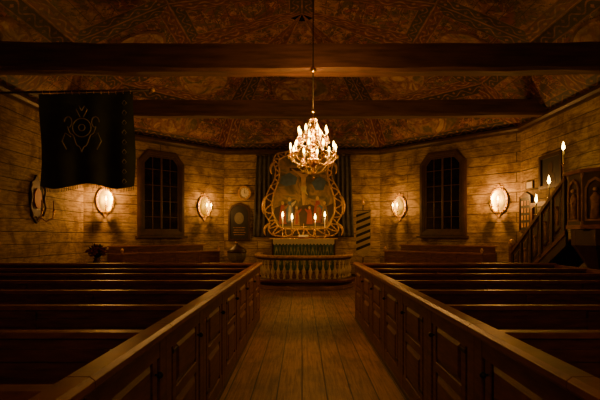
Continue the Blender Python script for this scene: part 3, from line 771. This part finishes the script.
# ------------------------------------------------------------------ pulpit with stairs
b=B()
def octa(r,off=pi/8,n=8): return [(r*math.cos(2*pi*i/n+off),r*math.sin(2*pi*i/n+off)) for i in range(n)]
b.lathe((0,0,0),[(0.2,0),(0.2,0.1),(0.1,0.16),(0.09,0.7),(0.13,0.8),(0.2,0.9),(0.40,1.22),(0.47,1.32),(0.47,1.6)],DARKW,8,smooth=False)
R=0.5
pts=octa(R)
for i in range(8):
    if i in (1,2): continue
    a=Vector((*pts[i],0)); c=Vector((*pts[(i+1)%8],0)); m=(a+c)/2; ang=math.atan2((c-a).y,(c-a).x)
    W=(c-a).length
    b.M=Matrix.Translation(m)@Matrix.Rotation(ang+pi,4,'Z')
    b.box((0,0,2.08),(W,0.04,0.96),DARKW); b.box((0,0,2.60),(W+0.05,0.10,0.06),PEWCAP); b.box((0,0,1.64),(W+0.04,0.08,0.07),PEWCAP)
    b.ring([(-0.15,1.74),(0.15,1.74),(0.15,2.3),(0.1,2.42),(0,2.48),(-0.1,2.42),(-0.15,2.3)],[(-0.12,1.77),(0.12,1.77),(0.12,2.29),(0.08,2.38),(0,2.43),(-0.08,2.38),(-0.12,2.29)],0.02,0.045,OCHRE)
    b.lathe((0,0.035,1.78),[(0.075,0),(0.06,0.2),(0.075,0.36),(0.03,0.42),(0.02,0.44)],OCHRE,10,sy=0.5)
    b.ball((0,0.045,2.27),0.035,SKIN,8); b.tube([(-0.06,0.04,2.12),(-0.03,0.075,2.04),(0.03,0.08,2.06)],0.014,OCHRE,6)
    b.M=Matrix.Identity(4)
    b.lathe((pts[i][0],pts[i][1],1.62),[(0.03,0),(0.03,0.1),(0.018,0.14),(0.025,0.5),(0.018,0.85),(0.035,0.92),(0.035,0.98)],OCHRE,8)
b.prismz(octa(0.47),1.57,1.62,DARKW)
ns=8
for k in range(ns):
    z=1.6-0.2*(k+1)+0.0; y=0.46+0.26*(k+0.5)
    b.box((0.0,y,z),(0.62,0.30,0.04),PEW); b.box((0,y+0.12,z-0.1),(0.60,0.02,0.2),DARKW)
yE=0.46+0.26*ns
def inclined(x,z0,z1,y0,y1,h,t,m,h1=None):
    h1=h if h1 is None else h1
    vs=[(x-t/2,y0,z0),(x-t/2,y1,z1),(x-t/2,y1,z1+h1),(x-t/2,y0,z0+h)]; vs+=[(p[0]+t,p[1],p[2]) for p in vs]
    b.add(vs,[(0,1,2,3),(7,6,5,4),(0,1,5,4),(1,2,6,5),(2,3,7,6),(3,0,4,7)],m)
for x in (-0.33,0.33):
    inclined(x,1.30,-0.0,0.46,yE,0.26,0.05,DARKW)
inclined(-0.33,1.50,0.22,0.46,yE,1.04,0.03,DARKW,0.86)
inclined(-0.33,2.52,1.05,0.46,yE,0.08,0.10,PEW)
inclined(-0.35,1.50,0.22,0.46,yE,0.09,0.05,PEW)
def zb_(t): return 1.56-1.30*t
def zt_(t): return 2.52-1.47*t
for k in range(6):
    t=k/5; y=0.50+(yE-0.56)*t
    b.box((-0.355,y,(zb_(t)+zt_(t))/2),(0.04,0.06,zt_(t)-zb_(t)),DARKW)
    if k<5:
        ta,tb=(k+0.22)/5,(k+0.78)/5; ya,yb=0.50+(yE-0.56)*ta,0.50+(yE-0.56)*tb
        q=[(-0.347,ya,zb_(ta)+0.13),(-0.347,yb,zb_(tb)+0.13),(-0.347,yb,zt_(tb)-0.08),(-0.347,ya,zt_(ta)-0.08)]
        qi=[(-0.37,ya+0.04,zb_(ta)+0.16),(-0.37,yb-0.04,zb_(tb)+0.19),(-0.37,yb-0.04,zt_(tb)-0.12),(-0.37,ya+0.04,zt_(ta)-0.16)]
        b.add(q+qi,[(0,1,5,4),(1,2,6,5),(2,3,7,6),(3,0,4,7),(4,5,6,7)],DARKW)
        b.tube(q,0.012,OCHRE,6,True)
        ym=(ya+yb)/2; zm=(zb_((ta+tb)/2)+zt_((ta+tb)/2))/2
        b.ball((-0.375,ym,zm+0.12),0.035,OCHRE,8); b.lathe((-0.372,ym,zm-0.22),[(0.05,0),(0.035,0.16),(0.05,0.26),(0.02,0.3)],OCHRE,8,sx=0.4)
b.box((-0.33,yE+0.03,0.62),(0.11,0.11,1.24),PEW); b.ball((-0.33,yE+0.03,1.32),0.08,GOLD)
lp=[]
for y in (0.57,1.05,1.52):
    t=(y-0.46)/(yE-0.46); z=2.60-1.47*t
    zz=0.24 if y<0.6 else 0.0
    b.lathe((-0.33,y,z-0.01),[(0.03,0),(0.012,0.03),(0.012,0.07+zz),(0.035,0.08+zz),(0.015,0.10+zz)],BRASS,10)
    b.candle((-0.33,y,z+0.09+zz),0.22,0.016,FLAME,2.3); lp.append((-0.33,y,z+0.40+zz))
pu=b.make('pulpit_with_stairs',(5.27,7.62,0))
for i,p in enumerate(lp): light('pulpit_candle_light_%d'%i,p,14.0,pu,0.02)

b=B(); b.box((0,-0.02,0),(0.52,0.035,0.86),BLACK); b.ring([(-.29,-.46),(.29,-.46),(.29,.46),(-.29,.46)],[(-.25,-.42),(.25,-.42),(.25,.42),(-.25,.42)],-0.06,-0.002,DARKW)
b.prism([(-0.27,0.46),(0.27,0.46),(0,0.58)],-0.05,-0.004,DARKW)
for r in range(4):
    for c in range(3): b.box((-0.15+0.15*c,-0.042,0.28-0.19*r),(0.08,0.006,0.12),OCHRE)
b.make('hymn_number_board',(HW,11.28,2.05),-pi/2)
b=B(); b.box((0,-0.015,0),(0.3,0.02,0.16),PAPER); b.ring([(-.17,-.10),(.17,-.10),(.17,.10),(-.17,.10)],[(-.15,-.08),(.15,-.08),(.15,.08),(-.15,.08)],-0.035,-0.002,DARKW)
b.make('framed_notice',(HW,11.1,2.78),-pi/2)
b=B(); b.prism([(-.4,-.34),(.4,-.34),(.4,.34),(-.4,.34)],-0.03,-0.004,BLACK); b.ring([(-.46,-.40),(.46,-.40),(.46,.40),(-.46,.40)],[(-.38,-.32),(.38,-.32),(.38,.32),(-.38,.32)],-0.06,-0.002,DARKW)
b.prism(oval(0.1,0.13,16,0,0.08),-0.035,-0.03,DARKW); b.prism([(-0.22,-0.3),(0.22,-0.3),(0.16,-0.08),(0,0.0),(-0.16,-0.08)],-0.034,-0.03,DARKW)
b.make('framed_portrait',(HW,10.15,3.0),-pi/2)
b=B(); b.box((0,-0.03,1.1),(0.72,0.04,2.2),DARKW); b.ring([(-.44,0),(.44,0),(.44,2.3),(-.44,2.3)],[(-.35,0.01),(.35,0.01),(.35,2.19),(-.35,2.19)],-0.09,-0.002,PEW)
for z in (0.6,1.55): b.panel((0,-0.052,z),0.5,0.75,0.02,PEW,ax='y')
b.ball((-0.28,-0.09,1.05),0.03,BRASS); b.tube([(-0.28,-0.05,1.05),(-0.28,-0.09,1.05)],0.01,BRASS)
b.make('door_1',(HW,10.5,0.0),-pi/2)

# ------------------------------------------------------------------ world, camera
w=bpy.data.worlds.new('night'); bpy.context.scene.world=w; w.use_nodes=True
w.node_tree.nodes['Background'].inputs[0].default_value=(0.01,0.006,0.004,1); w.node_tree.nodes['Background'].inputs[1].default_value=0.3
cam=bpy.data.cameras.new('camera'); co=bpy.data.objects.new('camera',cam); bpy.context.collection.objects.link(co)
co.location=(0,0,1.5); co.rotation_euler=(pi/2,0,0); cam.lens=26; cam.sensor_width=36
cam.shift_y=35/600; cam.shift_x=-2/600; cam.clip_start=0.05
bpy.context.scene.camera=co
